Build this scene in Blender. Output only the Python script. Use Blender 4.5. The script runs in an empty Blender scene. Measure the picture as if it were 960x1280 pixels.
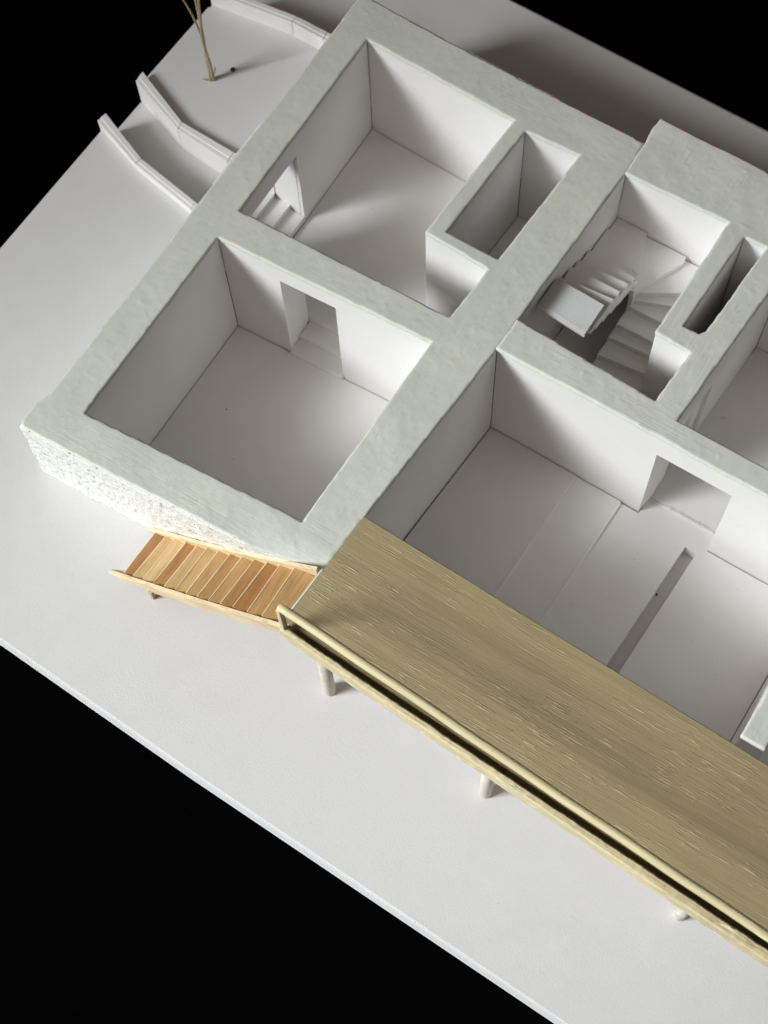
import bpy, bmesh, math, random
import numpy as np
from mathutils import Matrix, Vector, noise as mnoise

# ------------------------------------------------------------------ camera, light, exposure
S = 0.01                                   # everything below is written in centimetres
scn = bpy.context.scene
COL = scn.collection
cam_d = bpy.data.cameras.new("camera"); cam = bpy.data.objects.new("camera", cam_d); COL.objects.link(cam)
scn.camera = cam
RT = np.array([[0.84118999, 0.48925848, -0.23027273],
               [0.54003438, -0.78185463, 0.3115545],
               [-0.02760912, -0.38643172, -0.92190469]])
M4 = Matrix.Identity(4)
for r in range(3):
    M4[r][0] = RT[r, 0]; M4[r][1] = -RT[r, 1]; M4[r][2] = -RT[r, 2]
M4[0][3], M4[1][3], M4[2][3] = 22.96807634*S, -13.79862951*S, 48.0*S
cam.matrix_world = M4
cam_d.sensor_fit = 'VERTICAL'; cam_d.sensor_height = 36.0; cam_d.sensor_width = 27.0
cam_d.lens = 54.0
cam_d.clip_start = 0.02; cam_d.clip_end = 20
cam_d.dof.use_dof = True; cam_d.dof.focus_distance = 0.515; cam_d.dof.aperture_fstop = 22.0

wd = bpy.data.worlds.new("World"); scn.world = wd; wd.use_nodes = True
wd.node_tree.nodes['Background'].inputs['Color'].default_value = (1.0, 0.82, 0.66, 1)
wd.node_tree.nodes['Background'].inputs['Strength'].default_value = 0.058

# the window to the left: one big soft rectangle of daylight
AZ, EL = math.radians(55.0), math.radians(33.0)
Ld = Vector((math.cos(EL)*math.cos(AZ), math.cos(EL)*math.sin(AZ), -math.sin(EL)))
ld = bpy.data.lights.new("window_light", 'AREA'); lo = bpy.data.objects.new("window_light", ld); COL.objects.link(lo)
ld.shape = 'RECTANGLE'; ld.size = 0.60; ld.size_y = 0.52
ld.energy = 2.55; ld.color = (0.94, 0.985, 0.995); ld.spread = math.radians(42)
lo.location = Vector((8*S, 5*S, -3*S)) - Ld*1.5
lo.rotation_euler = (Vector((22*S, -7*S, -3*S))-lo.location).to_track_quat('-Z', 'Y').to_euler()

# added fill lamp, standing in for weak warm ambient from the window side
cd = bpy.data.lights.new("room_fill", 'AREA'); co = bpy.data.objects.new("room_fill", cd); COL.objects.link(co)
cd.shape = 'RECTANGLE'; cd.size = 1.6; cd.size_y = 1.2; cd.energy = 2.6; cd.color = (1.0, 0.84, 0.66)
co.location = (-0.35, -0.75, 1.5)
co.rotation_euler = (Vector((8*S, 6*S, -4*S))-co.location).to_track_quat('-Z', 'Y').to_euler()

scn.view_settings.view_transform = 'Standard'; scn.view_settings.look = 'None'
scn.view_settings.exposure = 0.0; scn.view_settings.gamma = 1.0
scn.render.engine = 'CYCLES'
scn.cycles.max_bounces = 10; scn.cycles.diffuse_bounces = 6

# ------------------------------------------------------------------ materials
def new_mat(name):
    m = bpy.data.materials.new(name); m.use_nodes = True
    nt = m.node_tree; b = nt.nodes['Principled BSDF']
    return m, nt, b
def coords(nt, scale=(100, 100, 100), rot=(0, 0, 0)):
    g = nt.nodes.new('ShaderNodeNewGeometry')       # metres in the place -> centimetres
    mp = nt.nodes.new('ShaderNodeMapping'); mp.inputs['Scale'].default_value = scale
    mp.inputs['Rotation'].default_value = rot
    nt.links.new(g.outputs['Position'], mp.inputs['Vector'])
    return mp.outputs['Vector']
def noise(nt, vec, scale, detail=4, rough=.55, dist=0):
    n = nt.nodes.new('ShaderNodeTexNoise'); n.inputs['Scale'].default_value = scale
    n.inputs['Detail'].default_value = detail; n.inputs['Roughness'].default_value = rough
    n.inputs['Distortion'].default_value = dist
    nt.links.new(vec, n.inputs['Vector']); return n.outputs['Fac']
def ramp(nt, fac, stops):
    r = nt.nodes.new('ShaderNodeValToRGB'); e = r.color_ramp.elements
    while len(e) < len(stops): e.new(.5)
    for k, (p, c) in enumerate(stops):
        e[k].position = p; e[k].color = (*c, 1) if len(c) == 3 else c
    nt.links.new(fac, r.inputs['Fac']); return r.outputs['Color']
def bump(nt, b, h, strength, dist, prev=None):
    n = nt.nodes.new('ShaderNodeBump'); n.inputs['Strength'].default_value = strength
    n.inputs['Distance'].default_value = dist
    nt.links.new(h, n.inputs['Height'])
    if prev is not None: nt.links.new(prev, n.inputs['Normal'])
    nt.links.new(n.outputs['Normal'], b.inputs['Normal']); return n.outputs['Normal']
def mathn(nt, op, a, b):
    n = nt.nodes.new('ShaderNodeMath'); n.operation = op
    for i, v in enumerate((a, b)):
        if isinstance(v, (int, float)): n.inputs[i].default_value = v
        else: nt.links.new(v, n.inputs[i])
    return n.outputs[0]
def mixc(nt, f, a, b, mode='MIX'):
    n = nt.nodes.new('ShaderNodeMix'); n.data_type = 'RGBA'; n.blend_type = mode
    for k, v in ((0, f), (6, a), (7, b)):
        if isinstance(v, (int, float)): n.inputs[k].default_value = v
        elif isinstance(v, tuple): n.inputs[k].default_value = (*v, 1)
        else: nt.links.new(v, n.inputs[k])
    return n.outputs[2]

def mat_card(name, c=(.825, .808, .80), tooth=.10):
    m, nt, b = new_mat(name); v = coords(nt)
    f = noise(nt, v, 0.8, 5, .6)
    col = ramp(nt, f, [(.3, tuple(x*.965 for x in c)), (.7, c)])
    specks = noise(nt, v, 5.5, 2, .5)
    sp = ramp(nt, specks, [(.755, (0, 0, 0)), (.775, (1, 1, 1))])
    col = mixc(nt, mathn(nt, 'MULTIPLY', sp, .4), col, (.42, .40, .37))
    sp2 = ramp(nt, noise(nt, v, 2.1, 2, .5, .3), [(.775, (0, 0, 0)), (.785, (1, 1, 1))])
    col = mixc(nt, mathn(nt, 'MULTIPLY', sp2, .28), col, (.30, .28, .26))
    nt.links.new(col, b.inputs['Base Color'])
    b.inputs['Roughness'].default_value = .62; b.inputs['Specular IOR Level'].default_value = .3
    n1 = bump(nt, b, noise(nt, v, 16, 5, .6), tooth, .00025)
    bump(nt, b, noise(nt, v, .5, 3, .5), .10, .0012, n1)
    return m
CARD = mat_card('white_card')
PAPER = mat_card('base_paper', (.695, .684, .69), .32)
STEP = mat_card('greyed_step_card', (.68, .69, .695), .5)  # card greyed in colour to stand in for weaker light on the top step
EDGE = mat_card('card_cut_edge', (.78, .775, .76), .3)
BOARD = mat_card('base_board_card', (.66, .665, .675), .4)
LITEDGE = mat_card('lit_cut_edge', (.90, .885, .87), .3)  # paler card: light caught by the floor's cut edges is in the colour

def mat_sage(name, base, warm, gloss=.42, stroke=.28):
    m, nt, b = new_mat(name); v = coords(nt)
    big = noise(nt, v, .28, 4, .6, .4)
    col = ramp(nt, big, [(.32, base), (.55, tuple(.5*(x+y) for x, y in zip(base, warm))), (.72, warm)])
    fine = noise(nt, v, 3.0, 6, .7)
    col = mixc(nt, .55, col, ramp(nt, fine, [(.25, (.93, .93, .92)), (.5, (.99, .99, .985)), (.8, (1.03, 1.03, 1.03))]), 'MULTIPLY')
    # a few dark nicks
    nick = ramp(nt, noise(nt, v, 2.6, 3, .6, .6), [(.77, (0, 0, 0)), (.79, (1, 1, 1))])
    col = mixc(nt, mathn(nt, 'MULTIPLY', nick, .35), col, (.36, .36, .32))
    nt.links.new(col, b.inputs['Base Color'])
    rg = nt.nodes.new('ShaderNodeMapRange'); nt.links.new(fine, rg.inputs[0])
    rg.inputs[3].default_value = gloss-.08; rg.inputs[4].default_value = gloss+.2
    nt.links.new(rg.outputs[0], b.inputs['Roughness'])
    b.inputs['Specular IOR Level'].default_value = .45
    # brush strokes follow each wall's own length
    at = nt.nodes.new('ShaderNodeAttribute'); at.attribute_name = 'along_x'
    sx = noise(nt, coords(nt, (45, 1250, 300)), 1.0, 6, .68, .15)
    sy = noise(nt, coords(nt, (900, 40, 300)), 1.0, 6, .68, .15)
    st = mixc(nt, at.outputs['Fac'], sy, sx)
    calm = ramp(nt, noise(nt, v, .55, 3, .6), [(.36, (.08, .08, .08)), (.66, (1, 1, 1))])
    st = mixc(nt, calm, (.5, .5, .5), st)
    # sparse torn ridges and little craters
    vor = nt.nodes.new('ShaderNodeTexNoise'); vor.inputs['Scale'].default_value = 5.5; vor.inputs['Detail'].default_value = 8
    vor.inputs['Roughness'].default_value = .75; vor.inputs['Distortion'].default_value = 1.6; nt.links.new(v, vor.inputs['Vector'])
    ridge = ramp(nt, vor.outputs['Fac'], [(.26, (0, 0, 0)), (.36, (.5, .5, .5)), (.58, (.5, .5, .5)), (.66, (1, 1, 1))])
    where = ramp(nt, noise(nt, v, .8, 3, .6), [(.46, (0, 0, 0)), (.60, (1, 1, 1))])
    ridge = mixc(nt, where, (.5, .5, .5), ridge)
    n1 = bump(nt, b, st, stroke, .00065)
    n2 = bump(nt, b, ridge, .40, .0005, n1)
    bump(nt, b, noise(nt, v, 24, 6, .7), .35, .0003, n2)
    return m
SAGE = mat_sage('sage_wall_top_paint', (.635, .652, .605), (.695, .70, .62))
SAGE2 = mat_sage('grey_sage_wall_top_paint', (.66, .675, .63), (.69, .695, .635), .42, .42)

def mat_plaster():
    m, nt, b = new_mat('rough_white_plaster'); v = coords(nt)
    h = noise(nt, v, 7.5, 6, .68, .2)
    pf = noise(nt, v, 6.5, 4, .62, .4)
    pit = ramp(nt, pf, [(.30, (.60, .60, .57)), (.37, (1, 1, 1))])
    hole = ramp(nt, pf, [(.29, (0, 0, 0)), (.39, (1, 1, 1))])
    nt.links.new(mixc(nt, .8, (.91, .905, .865), pit, 'MULTIPLY'), b.inputs['Base Color'])
    b.inputs['Roughness'].default_value = .55
    n0 = bump(nt, b, hole, .8, .0008)
    n1 = bump(nt, b, h, .6, .0007, n0)
    bump(nt, b, noise(nt, v, 14, 4, .6), .5, .0006, n1)
    return m
PLASTER = mat_plaster()

def mat_deck(name, dark, light, ridge=.9):
    m, nt, b = new_mat(name)
    rot = (0, 0, math.radians(2))
    v = coords(nt, (100, 100, 100), rot)
    gr = noise(nt, coords(nt, (16, 620, 150), rot), 1.0, 7, .62, .15)
    fib = noise(nt, coords(nt, (60, 2600, 600), rot), 1.0, 3, .6)
    col = ramp(nt, gr, [(.25, dark), (.55, tuple(.5*(x+y) for x, y in zip(dark, light))), (.8, light)])
    # raised fibres in short banded dashes along the grain, caught light in their colour
    dash = noise(nt, coords(nt, (105, 1900, 500), (0, 0, rot[2]-.03)), 1.0, 2, .45, .12)
    dm = ramp(nt, dash, [(.585, (0, 0, 0)), (.65, (1, 1, 1))])
    gate = ramp(nt, noise(nt, coords(nt, (14, 110, 50), rot), 1.0, 3, .6), [(.42, (0, 0, 0)), (.56, (1, 1, 1))])
    dm2 = mathn(nt, 'MULTIPLY', dm, gate)
    lt = tuple(min(1, x*1.6) for x in light)
    col = mixc(nt, mathn(nt, 'MULTIPLY', dm2, .6), col, lt)
    band = noise(nt, coords(nt, (5, 75, 50), rot), 1.0, 3, .5)
    col = mixc(nt, .7, col, ramp(nt, band, [(.3, (.88, .87, .86)), (.7, (1.05, 1.05, 1.04))]), 'MULTIPLY')
    bl = noise(nt, v, .35, 3, .5)
    col = mixc(nt, .6, col, ramp(nt, bl, [(.3, (.86, .86, .84)), (.7, (1.04, 1.03, 1.0))]), 'MULTIPLY')
    nt.links.new(col, b.inputs['Base Color'])
    b.inputs['Roughness'].default_value = .5; b.inputs['Specular IOR Level'].default_value = .35
    n1 = bump(nt, b, fib, .25*ridge, .0004)
    n2 = bump(nt, b, gr, .35*ridge, .0004, n1)
    n3 = bump(nt, b, dm2, .7*ridge, .00035, n2)
    bump(nt, b, noise(nt, v, 14, 5, .65), .25*max(1, ridge), .0003, n3)
    return m
DECKM = mat_deck('olive_painted_deck_wood', (.345, .275, .150), (.465, .385, .225))
SHADEW = mat_deck('shaded_gap_wood', (.13, .095, .05), (.20, .15, .085), .6)  # deck wood darkened: shade of the gap behind the edge strip is in the colour
STRIPM = mat_deck('olive_yellow_edge_wood', (.58, .49, .29), (.76, .66, .43), 1.3)
RAILM = mat_deck('pale_yellow_rail_wood', (.62, .54, .31), (.78, .70, .44), .8)
LEGM = mat_deck('pale_grey_dowel_wood', (.56, .52, .43), (.74, .70, .61), .5)

def mat_wood(name, grain_dir='Y'):
    """bare veneer; the tone of each piece is its own object colour"""
    m, nt, b = new_mat(name)
    oi = nt.nodes.new('ShaderNodeObjectInfo')
    sc = (520, 45, 300) if grain_dir == 'Y' else (40, 420, 300)
    g = noise(nt, coords(nt, sc), 1.0, 6, .65, .6)
    col = mixc(nt, .85, oi.outputs['Color'], ramp(nt, g, [(.28, (.62, .55, .47)), (.5, (.93, .91, .88)), (.72, (1.15, 1.13, 1.08))]), 'MULTIPLY')
    f = noise(nt, coords(nt), 6, 5, .7)
    col = mixc(nt, .5, col, ramp(nt, f, [(.3, (.88, .86, .84)), (.7, (1.05, 1.05, 1.05))]), 'MULTIPLY')
    nt.links.new(col, b.inputs['Base Color'])
    b.inputs['Roughness'].default_value = .55; b.inputs['Specular IOR Level'].default_value = .3
    n1 = bump(nt, b, g, .35, .0006)
    bump(nt, b, noise(nt, coords(nt), 25, 3, .6), .25, .0003, n1)
    return m
VENEER = mat_wood('bare_veneer', 'Y'); BALSA = mat_wood('bare_balsa_strip', 'X')

def mat_plain(name, c, r=.9, spec=.0, b_s=0):
    m, nt, b = new_mat(name); v = coords(nt)
    f = noise(nt, v, 12, 4, .6)
    nt.links.new(ramp(nt, f, [(.3, tuple(x*.7 for x in c)), (.7, tuple(x*1.25 for x in c))]), b.inputs['Base Color'])
    b.inputs['Roughness'].default_value = r; b.inputs['Specular IOR Level'].default_value = spec
    if b_s: bump(nt, b, f, b_s, .0006)
    return m
BLACK = mat_plain('black_felt', (.0012, .0012, .0012))
TWIG = mat_plain('dry_straw_twig', (.40, .32, .19), .7, .2, .6)
STONE = mat_plain('dark_crumb', (.05, .05, .045), .8, .2, .6)

# ------------------------------------------------------------------ mesh helpers
def link(name, me, parent=None, loc=(0, 0, 0)):
    o = bpy.data.objects.new(name, me); COL.objects.link(o)
    o.location = Vector(loc)*S
    if parent is not None:
        o.parent = parent
    return o
def wloc(parent):
    return Vector(parent.location)/S if parent is not None else Vector((0, 0, 0))
def finish(bm, name, mats, parent=None, origin=None, bevel=0.0, smooth=False):
    """bm in world centimetres -> object whose origin is its own base centre"""
    bmesh.ops.recalc_face_normals(bm, faces=bm.faces)
    if bevel:
        es = [e for e in bm.edges if len(e.link_faces) == 2 and e.calc_face_angle(0) > .5]
        bmesh.ops.bevel(bm, geom=es, offset=bevel, segments=2, profile=.6, affect='EDGES', clamp_overlap=True)
    if origin is None:
        cs = [v.co for v in bm.verts]
        origin = Vector(((min(c.x for c in cs)+max(c.x for c in cs))/2, (min(c.y for c in cs)+max(c.y for c in cs))/2, min(c.z for c in cs)))
    origin = Vector(origin)
    for v in bm.verts: v.co = (v.co-origin)*S
    me = bpy.data.meshes.new(name); bm.to_mesh(me); bm.free()
    for m in (mats if isinstance(mats, (list, tuple)) else [mats]): me.materials.append(m)
    if smooth:
        for p in me.polygons: p.use_smooth = True
    return link(name, me, parent, origin-wloc(parent))
def prism(bm, poly, z0, z1):
    """poly: list of (x,y); z1 a number or one per vertex"""
    n = len(poly)
    zt = z1 if isinstance(z1, (list, tuple)) else [z1]*n
    zb = z0 if isinstance(z0, (list, tuple)) else [z0]*n
    lo_ = [bm.verts.new((x, y, z)) for (x, y), z in zip(poly, zb)]
    hi = [bm.verts.new((x, y, z)) for (x, y), z in zip(poly, zt)]
    bm.faces.new(hi); bm.faces.new(lo_[::-1])
    for i in range(n):
        j = (i+1) % n
        bm.faces.new((lo_[i], lo_[j], hi[j], hi[i]))
def slab(name, poly, z0, z1, mat, parent=None, bevel=.012):
    bm = bmesh.new(); prism(bm, poly, z0, z1)
    return finish(bm, name, mat, parent, bevel=bevel)
def empty(name, loc):
    o = bpy.data.objects.new(name, None); COL.objects.link(o); o.location = Vector(loc)*S
    o.empty_display_size = .01
    return o
def tag(o, label=None, cat=None, group=None, kind=None):
    if label: o['label'] = label
    if cat: o['category'] = cat
    if group: o['group'] = group
    if kind: o['kind'] = kind
    return o
def panel(p0, p1, z0, z1, parent, th=.15, doors=(), gap=.012, name='wall_panel', mat=None):
    """card panel standing on the right-hand side of p0->p1 (room interior on the left)"""
    p0 = Vector(p0); p1 = Vector(p1); d = p1-p0; L = d.length; d.normalize()
    nrm = Vector((d.y, -d.x))
    out = [(gap, z0)]
    for s0, s1, zt in doors:
        out += [(max(s0, gap), z0), (max(s0, gap), zt), (min(s1, L-gap), zt), (min(s1, L-gap), z0)] if s0 > gap else [(gap, zt), (s1, zt), (s1, z0)]
        if s0 <= gap: out = [(gap, zt), (s1, zt), (s1, z0)]
    out += [(L-gap, z0), (L-gap, z1), (gap, z1)]
    ded = []
    for q in out:
        if not ded or (abs(q[0]-ded[-1][0]) > 1e-6 or abs(q[1]-ded[-1][1]) > 1e-6): ded.append(q)
    bm = bmesh.new()
    a = [bm.verts.new((p0.x+d.x*s, p0.y+d.y*s, z)) for s, z in ded]
    b = [bm.verts.new((p0.x+d.x*s+nrm.x*th, p0.y+d.y*s+nrm.y*th, z)) for s, z in ded]
    bm.faces.new(a); bm.faces.new(b[::-1])
    n = len(a)
    for i in range(n):
        j = (i+1) % n; bm.faces.new((a[j], a[i], b[i], b[j]))
    return finish(bm, name, mat or CARD, parent, bevel=.01)
def inset(poly, d):
    """move every edge of a CCW polygon inwards by d"""
    n = len(poly); out = []
    for i in range(n):
        p, q, r = Vector(poly[i-1]), Vector(poly[i]), Vector(poly[(i+1) % n])
        a = (q-p).normalized(); b = (r-q).normalized()
        na = Vector((-a.y, a.x)); nb = Vector((-b.y, b.x))
        k = na+nb; k = k/(1+na.dot(nb))
        out.append(tuple(q+k*d))
    return out
def noise3(P):
    return np.array([mnoise.noise(Vector(p)) for p in P])
def vnoise(x, y, z, seed, f):
    """cheap smooth value noise, vectorised"""
    x = x*f+seed*17.13; y = y*f+seed*5.71; z = z*f+seed*3.3
    xi = np.floor(x).astype(np.int64); yi = np.floor(y).astype(np.int64); zi = np.floor(z).astype(np.int64)
    xf = x-xi; yf = y-yi; zf = z-zi
    sx = xf*xf*(3-2*xf); sy = yf*yf*(3-2*yf); sz = zf*zf*(3-2*zf)
    def h(a, b, c):
        n = (a*374761393+b*668265263+c*2147483647+seed*1274126177) & 0xffffffff
        n = ((n ^ (n >> 13))*1274126177) & 0xffffffff
        return ((n ^ (n >> 16)) & 0xffff)/32767.5-1
    r = 0
    for dx in (0, 1):
        for dy in (0, 1):
            for dz in (0, 1):
                w = (sx if dx else 1-sx)*(sy if dy else 1-sy)*(sz if dz else 1-sz)
                r = r+w*h(xi+dx, yi+dy, zi+dz)
    return r
def sdf_poly(px, py, poly):
    d = np.full(px.shape, 1e9); inside = np.zeros(px.shape, bool)
    n = len(poly)
    for i in range(n):
        ax, ay = poly[i]; bx, by = poly[(i+1) % n]
        ex, ey = bx-ax, by-ay; wx, wy = px-ax, py-ay
        t = np.clip((wx*ex+wy*ey)/(ex*ex+ey*ey), 0, 1)
        d = np.minimum(d, (wx-ex*t)**2+(wy-ey*t)**2)
        c1 = (ay <= py) != (by <= py)
        with np.errstate(divide='ignore', invalid='ignore'):
            xi = ax+(py-ay)/(by-ay if by != ay else 1e-9)*ex
        inside ^= c1 & (px < xi)
    d = np.sqrt(d)
    return np.where(inside, -d, d)
def cap_mesh(name, outer, holes, x0, x1, y0, y1, ztop, thick, mat, parent, h=.055, seed=1, rag=.024, droop=None, along=None):
    """the painted crust on the wall tops: one sheet with ragged edges, lumps and rounded rims"""
    def F(px, py):
        d = sdf_poly(px, py, outer)
        for q in holes: d = np.maximum(d, -sdf_poly(px, py, q))
        n = vnoise(px, py, 0*px, seed, 1.1)*.6+vnoise(px, py, 0*px, seed+1, 3.6)*.55+vnoise(px, py, 0*px, seed+2, 9)*.35
        return d-.026+n*rag
    nx = int((x1-x0)/h); ny = int((y1-y0)/h)
    gx, gy = np.meshgrid(x0+np.arange(nx+1)*h, y0+np.arange(ny+1)*h, indexing='ij')
    cx, cy = np.meshgrid(x0+(np.arange(nx)+.5)*h, y0+(np.arange(ny)+.5)*h, indexing='ij')
    ins = F(cx, cy) < 0
    used = np.zeros((nx+1, ny+1), int)
    for a in (0, 1):
        for b in (0, 1): used[a:nx+a, b:ny+b] += ins
    bd = (used > 0) & (used < 4)
    for _ in range(3):
        X = gx[bd]; Y = gy[bd]; f = F(X, Y); e = .01
        fx = (F(X+e, Y)-F(X-e, Y))/(2*e); fy = (F(X, Y+e)-F(X, Y-e))/(2*e); g = np.maximum(fx*fx+fy*fy, .3)
        gx[bd] = X-np.clip(f*fx/g, -h, h); gy[bd] = Y-np.clip(f*fy/g, -h, h)
    D = -F(gx, gy); D = np.maximum(D, 0)
    z = ztop+.028*vnoise(gx, gy, 0*gx, seed+5, .55)+.010*vnoise(gx, gy, 0*gx, seed+6, 1.9)+.004*vnoise(gx, gy, 0*gx, seed+7, 5)+.002*vnoise(gx, gy, 0*gx, seed+8, 11)
    lump = vnoise(gx, gy, 0*gx, seed+9, 6.5); z += .03*np.clip(lump-.55, 0, 1)
    rr = .05; t = np.clip(D/rr, 0, 1)
    z -= rr*(1-np.sqrt(1-(1-t)**2))*.8
    if droop is not None: z += droop(gx, gy)
    idx = -np.ones((nx+1, ny+1), np.int64); m = used > 0; idx[m] = np.arange(m.sum())
    V = np.stack([gx[m], gy[m], z[m]], 1)
    ii, jj = np.nonzero(ins)
    Fc = np.stack([idx[ii, jj], idx[ii+1, jj], idx[ii+1, jj+1], idx[ii, jj+1]], 1)
    # skirt
    ed = np.concatenate([Fc[:, [0, 1]], Fc[:, [1, 2]], Fc[:, [2, 3]], Fc[:, [3, 0]]])
    key = np.sort(ed, 1); kk = key[:, 0]*(len(V)+1)+key[:, 1]
    u, inv, cnt = np.unique(kk, return_inverse=True, return_counts=True)
    be = ed[cnt[inv] == 1]
    bv = np.unique(be); mp = -np.ones(len(V), np.int64); mp[bv] = len(V)+np.arange(len(bv))
    Vb = V[bv].copy(); Vb[:, 2] -= thick
    Sk = np.stack([be[:, 1], be[:, 0], mp[be[:, 0]], mp[be[:, 1]]], 1)
    V = np.concatenate([V, Vb]); A = np.concatenate([Fc, Sk])
    org = np.array([(x0+x1)/2, (y0+y1)/2, ztop-thick])
    me = bpy.data.meshes.new(name)
    me.vertices.add(len(V)); me.vertices.foreach_set('co', ((V-org)*S).ravel())
    me.loops.add(A.size); me.loops.foreach_set('vertex_index', A.ravel())
    me.polygons.add(len(A)); me.polygons.foreach_set('loop_start', np.arange(len(A))*4); me.polygons.foreach_set('loop_total', np.full(len(A), 4))
    me.update(calc_edges=True); me.validate()
    me.polygons.foreach_set('use_smooth', np.ones(len(me.polygons), bool))
    if along is not None:
        at = me.attributes.new('along_x', 'FLOAT', 'POINT')
        at.data.foreach_set('value', along(V[:, 0], V[:, 1]).astype(np.float32))
    me.materials.append(mat)
    return link(name, me, parent, Vector(org)-wloc(parent))

# ------------------------------------------------------------------ the table and the base
G = -3.8
slab('tabletop', [(-90, -90), (110, -90), (110, 110), (-90, 110)], -8.6, -7.6, BLACK, bevel=0)['kind'] = 'structure'
def ground(name, poly, z, mat=PAPER, th=.12):
    return tag(slab(name, poly, z-th, z, mat, bevel=.02), kind='structure')
XE = 31.5
front_poly = [(-9.05, -7.35), (9.7, -7.90), (24.4, -8.12), (XE, -8.2), (XE, -.45), (10.2, -.20), (-1.0, -1.2), (-1.0, 10.1), (-3.4, 10.7), (-6.55, 11.2), (-8.92, 12.05)]
ground('ground', front_poly, G)
ground('path', [(-9.02, 11.7), (-6.7, 10.9), (-3.5, 10.4), (-1.62, 10.2), (-1.62, 13.55), (-3.6, 13.6), (-6.2, 13.7), (-8.95, 14.8)], -4.75)
ground('terrace', [(-8.92, 14.5), (-6.2, 13.5), (-3.5, 13.4), (-1.72, 13.70), (-1.0, 20.3), (-3.4, 20.1), (-5, 20.1), (-8.85, 19.55)], G)
ground('lower_ground', [(-8.85, 19.5), (-5, 20.0), (-1.0, 19.6), (XE, 20.6), (XE, 26.6), (14, 27.05), (1.4, 27.4), (-8.8, 27.6)], -5.2)
# the thicker board under the paper, standing a little proud all round
def board(name, poly, z1, th=.42):
    bm = bmesh.new(); n = len(poly); low = inset(poly, .17); mid = inset(poly, -.004)
    rings = [[bm.verts.new((x, y, z)) for x, y in P] for P, z in ((low, z1-th), (mid, z1-.10), (poly, z1))]
    bm.faces.new(rings[0][::-1]); bm.faces.new(rings[2])
    for a, b in zip(rings, rings[1:]):
        for i in range(n): bm.faces.new((a[i], a[(i+1) % n], b[(i+1) % n], b[i]))
    return tag(finish(bm, name, BOARD, bevel=.02), kind='structure')
board('base_board', [(-9.20, -7.48), (9.68, -8.10), (24.3, -8.32), (XE+.1, -8.42), (XE+.1, -.5), (10.2, -.3), (-.9, -1.2), (-.9, 10.1), (-3.4, 10.65), (-6.55, 11.15), (-9.08, 12.0)], G-.124)
board('path_board', [(-9.14, 11.75), (-6.7, 10.95), (-3.5, 10.45), (-1.63, 10.25), (-1.63, 13.5), (-3.6, 13.55), (-6.2, 13.5), (-9.1, 14.7)], -4.75-.124)
board('terrace_board', [(-9.08, 14.45), (-6.2, 13.55), (-3.5, 13.45), (-1.70, 13.75), (-.9, 20.2), (-3.4, 20.0), (-5, 20.0), (-9.0, 19.45)], G-.124)
board('lower_board', [(-9.0, 19.5), (-5, 20.05), (-1.0, 19.7), (XE+.1, 20.7), (XE+.1, 26.75), (14, 27.2), (1.4, 27.55), (-8.95, 27.75)], -5.2-.124)
slab('base_block', [(-6, -5), (XE-3, -5), (XE-3, -2), (-2, -2), (-2, 9.8), (-6, 9.8)], -7.6, G-.55, BLACK, bevel=0)['kind'] = 'structure'

# ------------------------------------------------------------------ the house model
house = empty('house_model', (10, 10, -6.8))
tag(house, 'roofless white card house model with grey-green painted wall tops and open rooms', 'house model')
W_OUT = [(-1.50, -1.55), (1.28, -1.42), (4.21, -1.22), (6.16, -1.11), (8.0, -.93), (9.2, -.70), (10.36, -.40), (10.40, .5), (10.50, 1.94), (10.63, 4.07), (10.80, 7.0),
         (10.97, 9.7), (10.99, 11.2), (11.06, 14.15), (11.2, 18.66), (11.14, 20.22), (7.48, 20.28), (2.39, 20.41), (-1.22, 20.6), (-1.76, 20.66), (-1.69, 18.56), (-1.58, 8.91), (-1.46, -.13), (-1.62, -.6), (-1.66, -1.35)]
SW = [(0, 0), (8.83, .66), (8.9, 8.86), (-.14, 8.41)]
NW = [(-.14, 9.76), (8.9, 10.01), (9.05, 12.47), (6.25, 12.60), (6.50, 18.58), (-.38, 18.90)]
CL = [(6.87, 12.98), (9.14, 12.98), (9.39, 18.53), (7.07, 18.39)]
ST = [(11.0, 11.22), (16.75, 10.94), (16.88, 13.27), (15.42, 13.36), (15.50, 18.78), (11.23, 18.66)]
DU = [(16.10, 14.05), (16.76, 14.08), (16.94, 14.27), (17.15, 18.52), (16.22, 18.51)]
ER = [(17.72, 10.65), (30.2, 10.65), (30.2, 18.45), (18.12, 18.45)]
LV = [(10.45, .9), (30.2, .9), (30.2, 9.75), (25.66, 9.75), (25.60, 1.95), (24.77, 1.95), (24.80, 9.75), (10.98, 9.83)]
E_OUT = [(10.44, -.42), (31, -1.0), (31, 21.4), (15.7, 21.42), (11.20, 21.45), (11.13, 20.9), (11.20, 20.25), (11.24, 18.66), (11.09, 14.15), (11.02, 11.2), (11.0, 9.8), (10.80, 7.0), (10.52, 1.94)]
def droop(x, y):                       # the corner by the deck is rounded down
    return -.35*np.clip((x-6.5)/3.5, 0, 1)*np.clip((.35-y)/1.3, 0, 1)**2
def along_w(x, y):
    a = np.maximum.reduce([(y < .3+.07*x), (y > 8.45) & (y < 9.95) & (x < 9), (y > 18.6), (y > 12.4) & (y < 13) & (x > 6.8) & (x < 9.1)])
    return a*1.0
def along_e(x, y):
    return ((y > 9.7) & (y < 11.3))*1.0
cap_mesh('painted_wall_top', W_OUT, [SW, NW, CL], -2.1, 11.6, -2.0, 21.0, 0.0, .13, SAGE, house, seed=3, droop=droop, along=along_w)
def rise(x, y):
    return .10*np.clip((y-20.6)/.9, 0, 1)*np.clip((13.5-x)/2.5, 0, 1)
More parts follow.
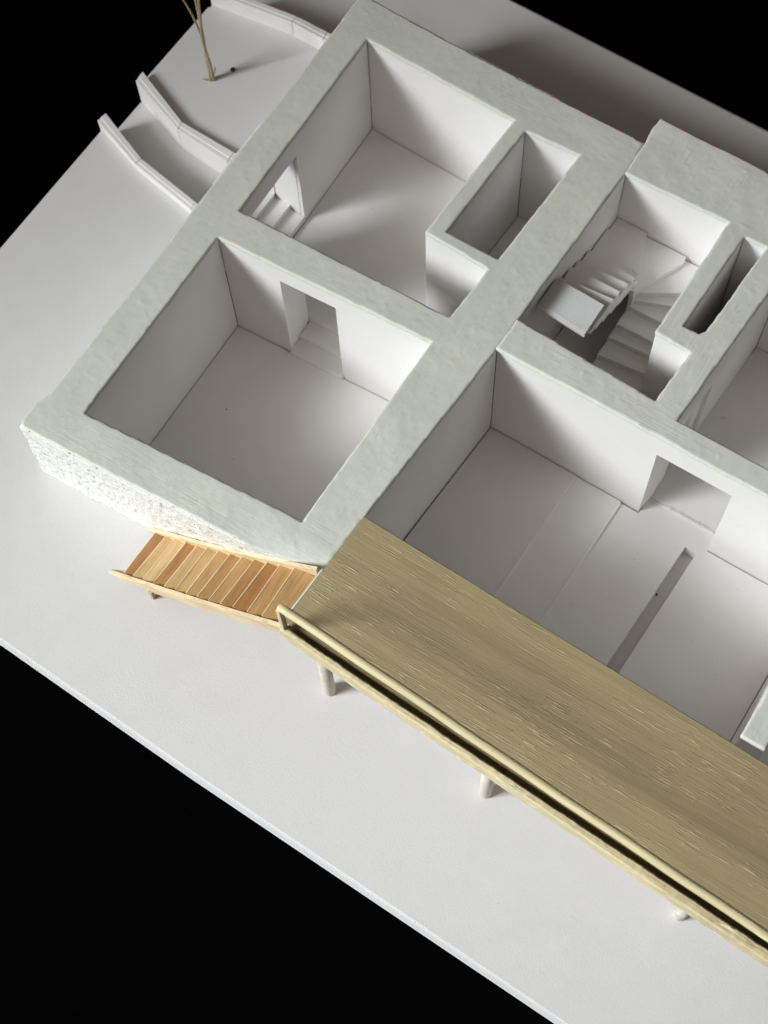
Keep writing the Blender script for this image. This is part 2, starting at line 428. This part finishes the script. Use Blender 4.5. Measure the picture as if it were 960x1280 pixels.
cap_mesh('painted_wall_top', E_OUT, [[(10.4, 11.22)]+ST[1:5]+[(10.6, 18.66)], DU, ER, [(9.9, .9)]+LV[1:7]+[(10.4, 9.83)]], 10.2, 28.6, -1.2, 21.8, .05, .13, SAGE2, house, seed=11, rag=.030, droop=rise, along=along_e)
TOP = -.05
def run(poly, z0, doors={}, skip=(), top=TOP):
    n = len(poly)
    for i in range(n):
        if i in skip: continue
        panel(poly[i], poly[(i+1) % n], z0, top, house, doors=doors.get(i, ()))
FS, FN, FL, FE = -6.5, -5.66, -6.42, -6.30
# edges are numbered from 0; a door is (start, end, head height) along its edge
run(SW, FS-.25, {2: [(8.9-4.85+.03, 8.9-2.42, -1.05)]})
run(NW, FN-.25, {0: [(2.58, 5.0, -1.05)], 5: [(18.90-13.58, 18.90-10.3, -1.2)]})
run(CL, FN-.25)
run(ST, -6.6, {1: [(.35, 2.1, -2.1)]})
run(DU, -6.6)
run(ER, FE-.25, {0: [(-1, 2.90, -1.3)], 3: [(18.45-13.75, 18.45-11.5, -2.1)]})
run(LV, -6.75, {6: [(24.80-20.58, 24.80-17.62, -1.3)]})
# outside of the walls
def outer(p0, p1, z0, z1=TOP, th=.15): panel(p1, p0, z0, z1, house, th=th, name='outer_wall_panel')
outer((-1.0, 20.45), (11.1, 20.05), -5.3); outer((11.3, 21.25), (31, 21.25), -5.3)
outer((11.34, 20.0), (11.34, 21.2), -5.3); outer((31, 21.3), (31, -.8), -6.6)
outer((31, -.85), (10.4, -.35), -6.6)
# door reveals
def reveal(poly, z0, z1): slab('door_reveal', poly, z0, z1, CARD, house, bevel=.008)
reveal([(2.28, 8.68), (2.42, 8.68), (2.44, 9.70), (2.30, 9.70)], FS-.1, -1.0)
reveal([(4.87, 8.8), (5.0, 8.8), (5.0, 9.74), (4.87, 9.74)], FS-.1, -1.0)
reveal([(2.3, 8.72), (4.95, 8.84), (4.95, 9.72), (2.3, 9.66)], -1.03, -.9)
reveal([(-1.62, 13.60), (-.44, 13.60), (-.44, 13.74), (-1.62, 13.74)], FN-.1, -1.1)
reveal([(-1.45, 10.12), (-.42, 10.12), (-.42, 10.28), (-1.45, 10.28)], FN-.1, -1.1)
reveal([(-1.45, 10.2), (-.42, 10.2), (-.44, 13.65), (-1.45, 13.65)], -1.17, -1.05)
reveal([(17.45, 9.91), (17.62, 9.91), (17.76, 10.70), (17.45, 10.70)], -6.6, -1.2)
reveal([(20.62, 9.92), (20.78, 9.92), (20.78, 10.5), (20.62, 10.5)], -6.6, -1.2)
reveal([(17.45, 9.95), (20.78, 9.92), (20.78, 10.5), (17.45, 10.5)], -1.27, -1.12)
reveal([(16.98, 13.0), (17.68, 13.0), (17.735, 13.95), (16.98, 13.95)], -6.4, -2.0)
reveal([(16.98, 11.3), (17.6, 11.3), (17.6, 11.45), (16.98, 11.45)], -6.4, -2.0)
slab('recess_panel', [(16.98, 11.46), (17.22, 11.46), (17.28, 12.99), (16.98, 12.99)], -6.4, -2.08, CARD, house)
reveal([(16.96, 11.3), (17.62, 11.3), (17.70, 13.9), (17.02, 13.9)], -2.07, -1.93)
# plastered outer skin, front and left
def plaster():
    top = [(-1.66, 20.3), (-1.64, 16), (-1.58, 13.62)], [(-1.56, 10.25), (-1.50, 5), (-1.44, -.1), (-1.68, -.9), (-1.60, -1.62), (1.28, -1.50), (4.21, -1.30), (6.16, -1.18), (8.0, -.97), (9.2, -.72), (10.3, -.40)]
    bot = [(-1.80, 20.4), (-1.78, 16), (-1.70, 13.62)], [(-1.72, 10.25), (-1.70, 5), (-1.75, -.4), (-1.86, -1.1), (-1.60, -1.66), (.38, -1.58), (3.01, -1.39), (5.2, -1.14), (7.2, -.95), (9.0, -.70), (10.2, -.40)]
    def resample(P, n):
        P = np.array(P, float); d = np.r_[0, np.cumsum(np.hypot(*np.diff(P, axis=0).T))]
        t = np.linspace(0, d[-1], n); return np.stack([np.interp(t, d, P[:, 0]), np.interp(t, d, P[:, 1])], 1), d[-1]
    for k in (0, 1):
        L = resample(top[k], 10)[1]; n = int(L/.055)
        # keep corners aligned: sample both by point parameter
        T = np.array(top[k]); B = np.array(bot[k]); par = np.linspace(0, len(T)-1, n)
        ii = np.minimum(par.astype(int), len(T)-2); fr = (par-ii)[:, None]
        # arc-length-ish parameter
        seg = np.r_[0, np.cumsum(np.hypot(*np.diff(T, axis=0).T))]; s = np.linspace(0, seg[-1], n)
        par = np.interp(s, seg, np.arange(len(T))); ii = np.minimum(par.astype(int), len(T)-2); fr = (par-ii)[:, None]
        tp = T[ii]*(1-fr)+T[ii+1]*fr; bp = B[ii]*(1-fr)+B[ii+1]*fr
        m = 80; v = np.linspace(0, 1, m)
        z1 = -.05-.32*np.clip((tp[:, 0]-6.5)/3.5, 0, 1)*(tp[:, 1] < 3)
        z0 = -3.79 if k else -4.75
        X = tp[:, 0][:, None]*(1-v)+bp[:, 0][:, None]*v; Y = tp[:, 1][:, None]*(1-v)+bp[:, 1][:, None]*v
        Z = z1[:, None]*(1-v)+z0*v
        tx = np.gradient(X, axis=0); ty = np.gradient(Y, axis=0); ln = np.hypot(tx, ty)+1e-9
        nx, ny = ty/ln, -tx/ln
        if k == 1: pass
        # outward: left of travel is inside; travel runs down the left side then along the front
        nx, ny = nx*1, ny*1
        am = np.minimum(1, (1-v)*0+1)[None, :]*np.clip(v*8, .1, 1)[None, :]
        dsp = .018*vnoise(X, Y, Z, 31, 2.4)+(.022*np.clip(vnoise(X, Y, Z, 32, 5.2)-.1, -.3, 1)+.024*np.clip(vnoise(X, Y, Z, 33, 9.5), -.9, .5))*(1-.45*np.clip((X-2)/6, 0, 1))
        dsp *= am
        sgn = 1.0
        X = X+nx*dsp*sgn; Y = Y+ny*dsp*sgn
        X = np.concatenate([X[:, :1]-nx[:, :1]*.3, X[:, :1]-nx[:, :1]*.03, X], 1); Y = np.concatenate([Y[:, :1]-ny[:, :1]*.3, Y[:, :1]-ny[:, :1]*.03, Y], 1)
        Z = np.concatenate([Z[:, :1]-.09, Z[:, :1]+.03, Z], 1); m += 2
        V = np.stack([X, Y, Z], 2).reshape(-1, 3)
        a = np.arange(n*m).reshape(n, m)
        A = np.stack([a[:-1, :-1], a[:-1, 1:], a[1:, 1:], a[1:, :-1]], 2).reshape(-1, 4)
        org = V.mean(0); org[2] = z0
        me = bpy.data.meshes.new('plaster_coat')
        me.from_pydata(((V-org)*S).tolist(), [], A.tolist()); me.materials.append(PLASTER)
        me.polygons.foreach_set('use_smooth', np.ones(len(me.polygons), bool))
        link('plaster_coat', me, house, Vector(org)-wloc(house))
plaster()
panel((-1.35, 13.7), (-1.35, 20.3), -5.0, TOP, house, name='outer_wall_panel')
slab('outer_wall_panel', [(-1.42, 10.3), (-1.30, 10.3), (-1.30, 13.6), (-1.42, 13.6)], -1.18, TOP, CARD, house)
slab('plaster_coat', [(-1.70, 10.25), (-1.52, 10.25), (-1.54, 13.63), (-1.72, 13.63)], -1.2, -.08, PLASTER, house)

# floors: separate card sheets, a hair short of the walls
def floor(poly, z, th=.14, ins=.035, name='floor_panel'):
    return slab(name, inset(poly, ins), z-th, z, CARD, house, bevel=.012)
floor(SW, FS); floor(NW, FN, .4); floor(CL, FN-.02); floor(ST, FE-.05); floor(DU, FE-.05); floor([(17.40, 10.50), (30.2, 10.50)] + ER[2:], FE, .4, ins=.035)
floor([(10.50, .95), (14.68, .95), (14.90, 9.79), (11.0, 9.82)], FL+.13, .055, .02)
floor([(14.4, .95), (16.66, .95), (16.86, 9.76), (14.6, 9.78)], FL+.07, .055, .004)
floor([(16.3, .95), (19.50, .95), (19.82, 9.44), (20.29, 9.40), (20.02, .95), (24.75, .95), (24.77, 9.72), (20.6, 9.73), (20.6, 10.53), (17.64, 10.53), (17.64, 9.73), (16.5, 9.74)], FL, .52, .008)
slab('cut_edge', [(14.65, 1.0), (14.72, 1.0), (14.925, 9.72), (14.855, 9.72)], FL+.072, FL+.16, LITEDGE, house, bevel=.004)  # cut edges as added strips, caught light put in as paler card
slab('cut_edge', [(16.63, 1.0), (16.70, 1.0), (16.90, 9.68), (16.83, 9.68)], FL+.004, FL+.10, LITEDGE, house, bevel=.004)
floor([(25.65, 1.0), (30.2, 1.0), (30.2, 9.7), (25.7, 9.7)], FL)
slab('floor_panel', [(24.78, .95), (25.64, .95), (25.64, 1.9), (24.78, 1.9)], FL-.14, FL, CARD, house)
slab('subfloor', [(10.6, .95), (30.1, .95), (30.1, 10.4), (10.9, 10.0)], -7.15, -7.0, CARD, house)
slab('subfloor', [(-.3, 0), (9.0, .4), (9.2, 9), (-.3, 8.6)], -6.95, -6.78, CARD, house)
# steps between the two left rooms, and up to the path
def step(name, poly, z0, z1, parent): return slab(name, poly, z0, z1, CARD, parent, bevel=.02)
step('door_step', [(2.44, 8.40), (4.85, 8.52), (4.86, 9.17), (2.44, 9.14)], FS-.05, -6.25, house)
step('door_step', [(2.45, 9.14), (4.86, 9.17), (4.86, 9.90), (2.45, 9.88)], FS-.05, -5.95, house)
step('door_step', [(-.92, 10.3), (-.20, 10.3), (-.23, 13.575), (-.92, 13.58)], FN-.05, -5.38, house)
step('door_step', [(-1.72, 10.3), (-.92, 10.3), (-.92, 13.595), (-1.72, 13.66)], FN-.05, -5.06, house)
# a worn ridge of glue along the threshold
random.seed(4)
bm = bmesh.new()
for x in np.arange(18.3, 20.45, .09):
    w = random.uniform(.02, .05)
    prism(bm, [(x, 10.49-w), (x+.1, 10.50-w), (x+.1, 10.52+w), (x, 10.51+w)], FL, FE+random.uniform(.0, .035))
tag(finish(bm, 'threshold_glue', PAPER, house, bevel=.008), kind='stuff')

# ------------------------------------------------------------------ the winding stair inside
stair = empty('winding_staircase', (13.3, 15, FE-.05))
tag(stair, 'winding white card staircase with wedge steps in the small upper room', 'staircase')
def kite(poly, z, th=.42, ins=.03):
    bm = bmesh.new(); prism(bm, poly, z-.10, z); prism(bm, inset(poly, ins), z-th, z-.103)
    return finish(bm, 'stair_step', CARD, stair, bevel=.012)
slab('top_step', [(11.12, 12.60), (13.17, 12.42), (13.17, 13.78), (11.14, 13.87)], -.86, -.75, STEP, stair, bevel=.012)
slab('top_step_trim', [(11.10, 12.52), (13.17, 12.34), (13.17, 12.418), (11.12, 12.598)], -.98, -.77, CARD, stair, bevel=.008)
slab('top_step_core', [(11.16, 12.64), (13.12, 12.46), (13.12, 13.70), (11.18, 13.80)], -1.02, -.863, CARD, stair, bevel=.006)
def solid(poly, z, th=.36):
    return slab('stair_step', poly, z-th, z, CARD, stair, bevel=.010)
solid([(11.18, 12.95), (13.22, 12.80), (13.27, 14.38), (11.20, 14.18)], -1.10, .30)
solid([(11.18, 13.35), (13.21, 13.30), (13.24, 15.00), (11.19, 14.98)], -1.47, .34)
solid([(11.18, 14.0), (13.20, 13.90), (13.27, 15.66), (11.19, 15.60)], -1.84, .34)
solid([(11.18, 14.7), (13.20, 14.55), (13.28, 16.23), (11.21, 16.42)], -2.20, .34)
solid([(11.20, 15.4), (13.19, 15.20), (13.30, 16.42), (13.08, 16.60), (11.24, 17.86)], -2.55, .32)
solid([(11.24, 16.3), (13.10, 16.0), (13.33, 16.30), (13.30, 16.48), (12.58, 18.64), (11.26, 18.64)], -2.85, .28)
solid([(12.2, 16.5), (13.35, 16.1), (13.50, 16.44), (14.37, 18.42), (14.30, 18.66), (12.40, 18.66)], -3.15, .28)
solid([(13.2, 16.42), (13.40, 16.42), (14.85, 17.30), (15.42, 17.62), (15.44, 18.70), (14.0, 18.68)], -3.45, .28)
lower = [((13.29, 16.22), (14.77, 16.79), -3.75), ((13.31, 16.10), (14.67, 16.12), -4.05), ((13.26, 15.34), (14.70, 15.38), -4.35), ((13.21, 14.84), (14.76, 14.95), -4.65), ((13.19, 14.10), (15.0, 14.30), -4.95),
         ((13.17, 13.55), (15.0, 13.70), -5.25), ((13.15, 13.0), (15.0, 13.1), -5.55), ((13.13, 12.45), (15.0, 12.5), -5.85), ((13.11, 11.9), (15.0, 11.95), -6.12)]
prev = ((13.40, 16.42), (14.85, 17.30))
for (l, r, z) in lower:
    L_, R_ = Vector(l), Vector(r); d = (R_-L_).normalized(); R2 = L_+d*((15.40-L_.x)/d.x)
    pl, pr = Vector(prev[0]), Vector(prev[1]); dp = (pr-pl).normalized(); pr2 = pl+dp*((15.40-pl.x)/dp.x)
    solid([tuple(L_), tuple(R2), tuple(pr2+Vector((0, .35))), tuple(pl+Vector((0, .30)))], z, .30)
    prev = (l, r)
slab('paper_tab', [(12.05, 17.2), (12.25, 17.32), (12.20, 17.40), (12.0, 17.28)], -2.853, -2.80, CARD, stair, bevel=.005)
slab('paper_tab', [(12.85, 16.9), (13.15, 16.75), (13.2, 16.83), (12.9, 16.99)], -2.853, -2.79, CARD, stair, bevel=.005)
slab('stair_post', [(13.24, 16.14), (13.42, 16.14), (13.42, 16.36), (13.24, 16.36)], -6.3, -3.0, CARD, stair)

# ------------------------------------------------------------------ the wooden deck
deck = empty('wooden_deck', (18, -1, G))
tag(deck, 'long olive-brown wooden deck with a round handrail, raised on dowel legs along the house', 'deck')
def deck_board():
    # long board with slightly ragged rims, subdivided along its length
    n = 260; bm = bmesh.new(); rows = []
    for i in range(n+1):
        t = i/n; x = 10.54+(30.9-10.54)*t
        yb = 1.87-.0236*(x-10.54); yf = -2.64-.0375*(x-10.4)
        xb = x; xf = x-.20*(1-t)
        j = .010*mnoise.noise(Vector((x*5.3, 1, 0)))+.012*mnoise.noise(Vector((x*1.3, 5, 0)))+.006*mnoise.noise(Vector((x*14, 5, 0)))
        P = [(xb, yb+j, .07), (xb, yb+j, .19), (xb, yb-.03+j, .21)]
        for k in range(1, 12):
            u = k/12; P.append((xb+(xf-xb)*u, yb+(yf-yb)*u, .21+.012*mnoise.noise(Vector((x*.5, u*5, 2)))))
        P += [(xf, yf, .21), (xf, yf, .07)]
        rows.append([bm.verts.new(p) for p in P])
    m = len(rows[0])
    for i in range(n):
        for k in range(m):
            bm.faces.new((rows[i][k], rows[i+1][k], rows[i+1][(k+1) % m], rows[i][(k+1) % m]))
    bm.faces.new(rows[0][::-1]); bm.faces.new(rows[-1])
    return finish(bm, 'deck_board', DECKM, deck)
deck_board()
slab('gap_shade_ledge', [(10.46, -2.98), (30.9, -3.72), (30.9, -3.20), (10.46, -2.45)], -.24, -.14, SHADEW, deck)  # added ledge closing the gap, coloured dark for the shade there
slab('cut_edge', [(10.27, -2.6), (10.33, -2.6), (10.43, -.45), (10.37, -.45)], .04, .205, EDGE, deck)
def bar_strip(name, pts_in, pts_out, z0, z1, mat, parent, seed):
    """strip following measured inner/outer lines, rough top"""
    xi = np.array([p[0] for p in pts_in]); yi = np.array([p[1] for p in pts_in]); xo = np.array([p[0] for p in pts_out]); yo = np.array([p[1] for p in pts_out])
    n = 240; bm = bmesh.new(); rows = []
    for i in range(n+1):
        t = i/n; x = xi[0]+(xi[-1]-xi[0])*t
        a = np.interp(x, xi, yi); b = np.interp(x, xo, yo)
        q = lambda s, f: mnoise.noise(Vector((x*f, s+seed, .3)))
        a += .02*q(1, 2)+.012*q(2, 7); b += .018*q(3, 2)
        zt = z1+.02*q(4, 1.5)+.015*q(5, 6)
        P = [(x, a, z0), (x, a, zt-.05), (x, a-.05, zt), (x, (a+b)/2, zt+.015*q(6, 4)), (x, b+.05, zt-.01), (x, b, zt-.06), (x, b, z0)]
        rows.append([bm.verts.new(p) for p in P])
    m = len(rows[0])
    for i in range(n):
        for k in range(m):
            bm.faces.new((rows[i][k], rows[i+1][k], rows[i+1][(k+1) % m], rows[i][(k+1) % m]))
    bm.faces.new(rows[0][::-1]); bm.faces.new(rows[-1])
    return finish(bm, name, mat, parent)
bar_strip('edge_strip', [(10.45, -2.84), (13.0, -2.98), (17.0, -3.14), (21.0, -3.29), (25.7, -3.46), (30.9, -3.64)],
          [(10.45, -3.05), (13.1, -3.20), (17.1, -3.37), (21.3, -3.56), (26.0, -3.79), (30.9, -3.98)], -.26, .50, STRIPM, deck, 3)
def tube(bm, pts, rad, seg=14, cap=True):
    rings = []
    pts = [Vector(p) for p in pts]
    for i, p in enumerate(pts):
        d = (pts[min(i+1, len(pts)-1)]-pts[max(i-1, 0)]).normalized()
        u = d.cross(Vector((0, 0, 1)) if abs(d.z) < .9 else Vector((1, 0, 0))).normalized(); w = d.cross(u)
        r = rad[i] if isinstance(rad, (list, tuple)) else rad
        rings.append([bm.verts.new(p+(u*math.cos(2*math.pi*k/seg)+w*math.sin(2*math.pi*k/seg))*r) for k in range(seg)])
    for a, b in zip(rings, rings[1:]):
        for k in range(seg): bm.faces.new((a[k], a[(k+1) % seg], b[(k+1) % seg], b[k]))
    if cap: bm.faces.new(rings[0][::-1]); bm.faces.new(rings[-1])
rail_pts = []
for i in range(61):
    t = i/60; x = 10.50+(30.9-10.50)*t
    y = float(np.interp(x, [10.5, 11.42, 16.96, 25.41, 27.98, 30.9], [-2.84, -2.88, -3.14, -3.53, -3.64, -3.77]))
    rail_pts.append((x, y+.008*math.sin(x*1.7), 2.38+.01*math.sin(x*.9)))
bm = bmesh.new(); tube(bm, rail_pts, [.13+.02*(i > 0) for i in range(61)]); finish(bm, 'handrail', RAILM, deck, smooth=True)
bm = bmesh.new(); prism(bm, [(10.46, -3.00), (10.62, -3.00), (10.62, -2.78), (10.46, -2.78)], .40, 2.30)
finish(bm, 'rail_post', RAILM, deck, bevel=.03)
bm = bmesh.new(); prism(bm, [(30.6, -3.98), (30.78, -3.98), (30.78, -3.80), (30.6, -3.80)], .40, 2.30)
finish(bm, 'rail_post', RAILM, deck, bevel=.03)
for x, y in ((12.08, -2.98), (18.52, -3.14), (25.97, -3.20)):
    bm = bmesh.new(); r = .225
    tube(bm, [(x, y, G+.004), (x, y, G+.04), (x, y-.01, -2), (x, y, -.236)], [r*.93, r, r, r], 20)
    finish(bm, 'leg', LEGM, deck, smooth=False)
for o in [o for o in deck.children if o.name.startswith('leg')]:
    for p in o.data.polygons: p.use_smooth = len(p.vertices) == 4

# ------------------------------------------------------------------ the wooden outdoor stairs
steps = empty('outdoor_stairs', (6.8, -2.2, G))
tag(steps, 'small bare wood stairs with thirteen orange and tan treads rising to the deck', 'stairs')
TB = [(3.47, -3.34), (3.92, -3.32), (4.39, -3.29), (4.87, -3.26), (5.37, -3.20), (5.86, -3.17), (6.35, -3.12), (6.83, -3.08), (7.32, -3.04), (7.82, -2.98), (8.33, -2.92), (8.92, -2.86), (9.50, -2.77), (10.22, -2.66)]
TT = [(3.50, -1.38), (4.02, -1.34), (4.44, -1.30), (4.96, -1.20), (5.46, -1.17), (5.92, -1.12), (6.40, -1.10), (6.91, -1.03), (7.41, -.97), (7.90, -.91), (8.41, -.85), (8.90, -.80), (9.46, -.73), (10.26, -.68)]
tone = [(.42, .22, .09), (.62, .43, .21), (.66, .47, .25), (.42, .22, .085), (.55, .37, .18), (.60, .41, .20), (.50, .31, .14), (.44, .26, .11), (.50, .31, .14), (.43, .24, .095), (.40, .20, .07), (.54, .33, .14), (.52, .32, .14)]
for i in range(13):
    z = -3.50+i*.268
    b0, b1, t0, t1 = Vector(TB[i]), Vector(TB[i+1]), Vector(TT[i]), Vector(TT[i+1])
    q = [tuple(b0), tuple(b1+(b1-b0)*.35), tuple(t1+(t1-t0)*.35), tuple(t0)]
    if i == 12: q = [tuple(b0), tuple(b1), tuple(t1), tuple(t0)]
    ang = random.uniform(-.012, .012); z += random.uniform(-.015, .015)
    o = slab('tread', q, z-.085, z, VENEER, steps, bevel=.012); o.color = (*tone[i], 1)
    d = (b1-b0).normalized()
    nq = [tuple(b0-d*.03+Vector((ang, 0))), tuple(b0+d*.012), tuple(t0+d*.012), tuple(t0-d*.03-Vector((ang, 0)))]
    e = slab('nosing', nq, z-.10, z+.012, VENEER, None, bevel=.012); e.color = (.86, .68, .44, 1)
    off = Vector(e.location); e.parent = o; e.location = off-Vector(steps.location)-Vector(o.location)
def ribbon(name, P, th, h0, h1, col):
    """stringer: a thin board on edge; P = start, point passed at mid-length, end of its top edge"""
    p0, pm, p2 = [Vector(p) for p in P]; p1 = pm*2-(p0+p2)*.5
    bm = bmesh.new(); A = []; n = 28
    pts = [p0*(1-t)**2+p1*2*t*(1-t)+p2*t*t for t in [i/n for i in range(n+1)]]
    for i, p in enumerate(pts):
        d = pts[min(i+1, n)]-pts[max(i-1, 0)]; d.z = 0; d.normalize(); nn = Vector((-d.y, d.x, 0))*th
        h = h0+(h1-h0)*min(1, i/(n*.30)); q = Vector((0, 0, .012*mnoise.noise(p*4)))
        A.append([bm.verts.new(p+q), bm.verts.new(p+nn+q*.5), bm.verts.new(p+nn-Vector((0, 0, h))), bm.verts.new(p-Vector((0, 0, h))+q)])
    for a, b in zip(A, A[1:]):
        for k in range(4): bm.faces.new((a[k], a[(k+1) % 4], b[(k+1) % 4], b[k]))
    bm.faces.new(A[0]); bm.faces.new(A[-1][::-1])
    o = finish(bm, name, BALSA, steps, bevel=.010); o.color = (*col, 1); return o
ribbon('stringer', [(2.88, -3.60, -3.76), (6.72, -3.28, -1.72), (10.40, -2.86, .12)], .15, .05, .66, (.82, .66, .43))
ribbon('stringer', [(3.18, -1.50, -3.62), (6.80, -1.20, -1.44), (10.28, -.64, .32)], .13, .08, .62, (.86, .69, .46))
slab('foot_block', [(4.72, -3.56), (4.88, -3.55), (4.88, -3.42), (4.72, -3.43)], G+.004, -3.2, BALSA, steps).color = (.55, .42, .28, 1)

# ------------------------------------------------------------------ garden walls
def garden_wall(front, back, z0, z1, label, seam=True):
    e = empty('retaining_wall', ((front[0][0]+front[-1][0])/2, front[1][1], z0))
    tag(e, label, 'wall', 'low garden walls on the left of the house')
    for k in range(len(front)-1):
        zt = z1[k], z1[k+1]
        bm = bmesh.new(); q = [front[k], front[k+1], back[k+1], back[k]]
        # a hair of joint between neighbouring lengths
        q = [Vector(a) for a in q]; g = (q[1]-q[0]).normalized()*.012
        q = [tuple(q[0]+g), tuple(q[1]-g), tuple(q[2]-g), tuple(q[3]+g)]
        prism(bm, q, z0, [zt[0], zt[1], zt[1], zt[0]])
        finish(bm, 'wall_length', CARD, e, bevel=.02)
        # capping strip with a scored line
        c = [(Vector(q[i])*.5+Vector(q[3-i])*.5) for i in range(4)]
        bm = bmesh.new(); a0, a1, b1, b0 = [Vector(v) for v in q]
        m0 = a0+(b0-a0)*.42; m1 = a1+(b1-a1)*.42
        prism(bm, [tuple(m0), tuple(m1), tuple(b1+(b1-a1)*.02), tuple(b0+(b0-a0)*.02)], [zt[0]-.02, zt[1]-.02]*1+[zt[1]-.02, zt[0]-.02], [zt[0]+.035, zt[1]+.035, zt[1]+.035, zt[0]+.035])
        finish(bm, 'wall_capping', CARD, e, bevel=.015)
    return e
garden_wall([(-9.22, 11.98), (-6.64, 11.07), (-3.44, 10.47), (-1.75, 10.16)], [(-9.12, 12.42), (-6.54, 11.38), (-3.46, 10.84), (-1.75, 10.52)], -4.8, [-3.42]*4,
            'low white card wall nearest the front, between open ground and sunken path')
garden_wall([(-9.10, 14.45), (-6.17, 13.37), (-3.52, 13.12), (-1.62, 13.56)], [(-9.10, 14.95), (-6.21, 13.74), (-3.55, 13.62), (-1.62, 14.0)], -4.8, [-3.48]*4,
            'bent white card wall between the sunken path and the twig tree terrace')
garden_wall([(-8.9, 19.55), (-4.98, 20.0), (-3.36, 19.95), (-1.6, 19.9)], [(-8.95, 19.9), (-4.93, 20.34), (-3.4, 20.32), (-1.6, 20.3)], -5.3, [-2.98]*4,
            'tall white card wall along the far side of the twig tree terrace')

# ------------------------------------------------------------------ twig tree
tree = empty('twig_tree', (-6.55, 16.35, G))
tag(tree, 'bare model tree of dry straw-coloured twigs standing on the upper terrace', 'tree')
def stem(pts, r0, r1, name='stem', parent=tree):
    bm = bmesh.new(); n = 14; P = []
    pts = [Vector(p) for p in pts]
    for i in range(n+1):
        t = i/n*(len(pts)-1); k = min(int(t), len(pts)-2); f = t-k
        p0 = pts[max(k-1, 0)]; p1 = pts[k]; p2 = pts[k+1]; p3 = pts[min(k+2, len(pts)-1)]
        p = .5*((2*p1)+(p2-p0)*f+(2*p0-5*p1+4*p2-p3)*f*f+(3*p1-p0-3*p2+p3)*f**3)
        P.append(p+Vector((mnoise.noise(p*3), mnoise.noise(p*3+Vector((9, 0, 0))), 0))*.035)
    tube(bm, P, [r0+(r1-r0)*i/n for i in range(n+1)], 8)
    return finish(bm, name, TWIG, parent, smooth=True)
stem([(-6.60, 16.28, G-.02), (-6.68, 16.35, -2.6), (-6.62, 16.35, -1.0), (-6.75, 16.45, 1.0), (-7.0, 16.5, 3.0)], .068, .042)
stem([(-6.52, 16.36, G-.02), (-6.50, 16.30, -2.8), (-6.66, 16.33, -1.4), (-6.58, 16.4, .2), (-6.5, 16.6, 2.6), (-6.6, 16.7, 3.8)], .068, .042)
stem([(-6.60, 16.40, G-.02), (-6.62, 16.33, -2.6), (-6.72, 16.37, -1.2), (-7.0, 16.3, .2), (-7.5, 16.1, 1.8), (-8.0, 16.2, 3.2)], .06, .03)
stem([(-6.50, 16.36, -3.6), (-6.44, 16.42, -3.3), (-6.42, 16.46, -3.0)], .035, .015, 'twig')
stem([(-6.70, 16.22, G+.01), (-6.85, 16.18, G+.02), (-6.95, 16.15, G+.02)], .04, .02, 'twig')
stem([(-6.6, 16.5, 1.6), (-6.2, 16.9, 2.6), (-5.9, 17.1, 3.6)], .035, .015, 'twig')
stem([(-7.2, 16.2, 1.0), (-7.5, 16.6, 2.2), (-7.6, 17.0, 3.2)], .03, .012, 'twig')

# ------------------------------------------------------------------ crumbs
def crumb(x, y, z, r, label, seed):
    bm = bmesh.new(); bmesh.ops.create_icosphere(bm, subdivisions=2, radius=r)
    for v in bm.verts:
        v.co *= 1+.35*mnoise.noise(v.co/r*1.3+Vector((seed, 0, 0)))
        v.co.z *= .75; v.co += Vector((x, y, z+r*.6))
    tag(finish(bm, 'crumb', STONE), label, 'crumb')
crumb(-6.12, 17.17, G, .10, 'dark crumb lying on the terrace just right of the twig tree', 1)
crumb(1.66, 5.01, FS, .028, 'tiny dark speck on the floor of the big lower left room', 2)
crumb(19.80, 7.4, -7.0, .045, 'tiny dark speck down in the long floor slot', 3)
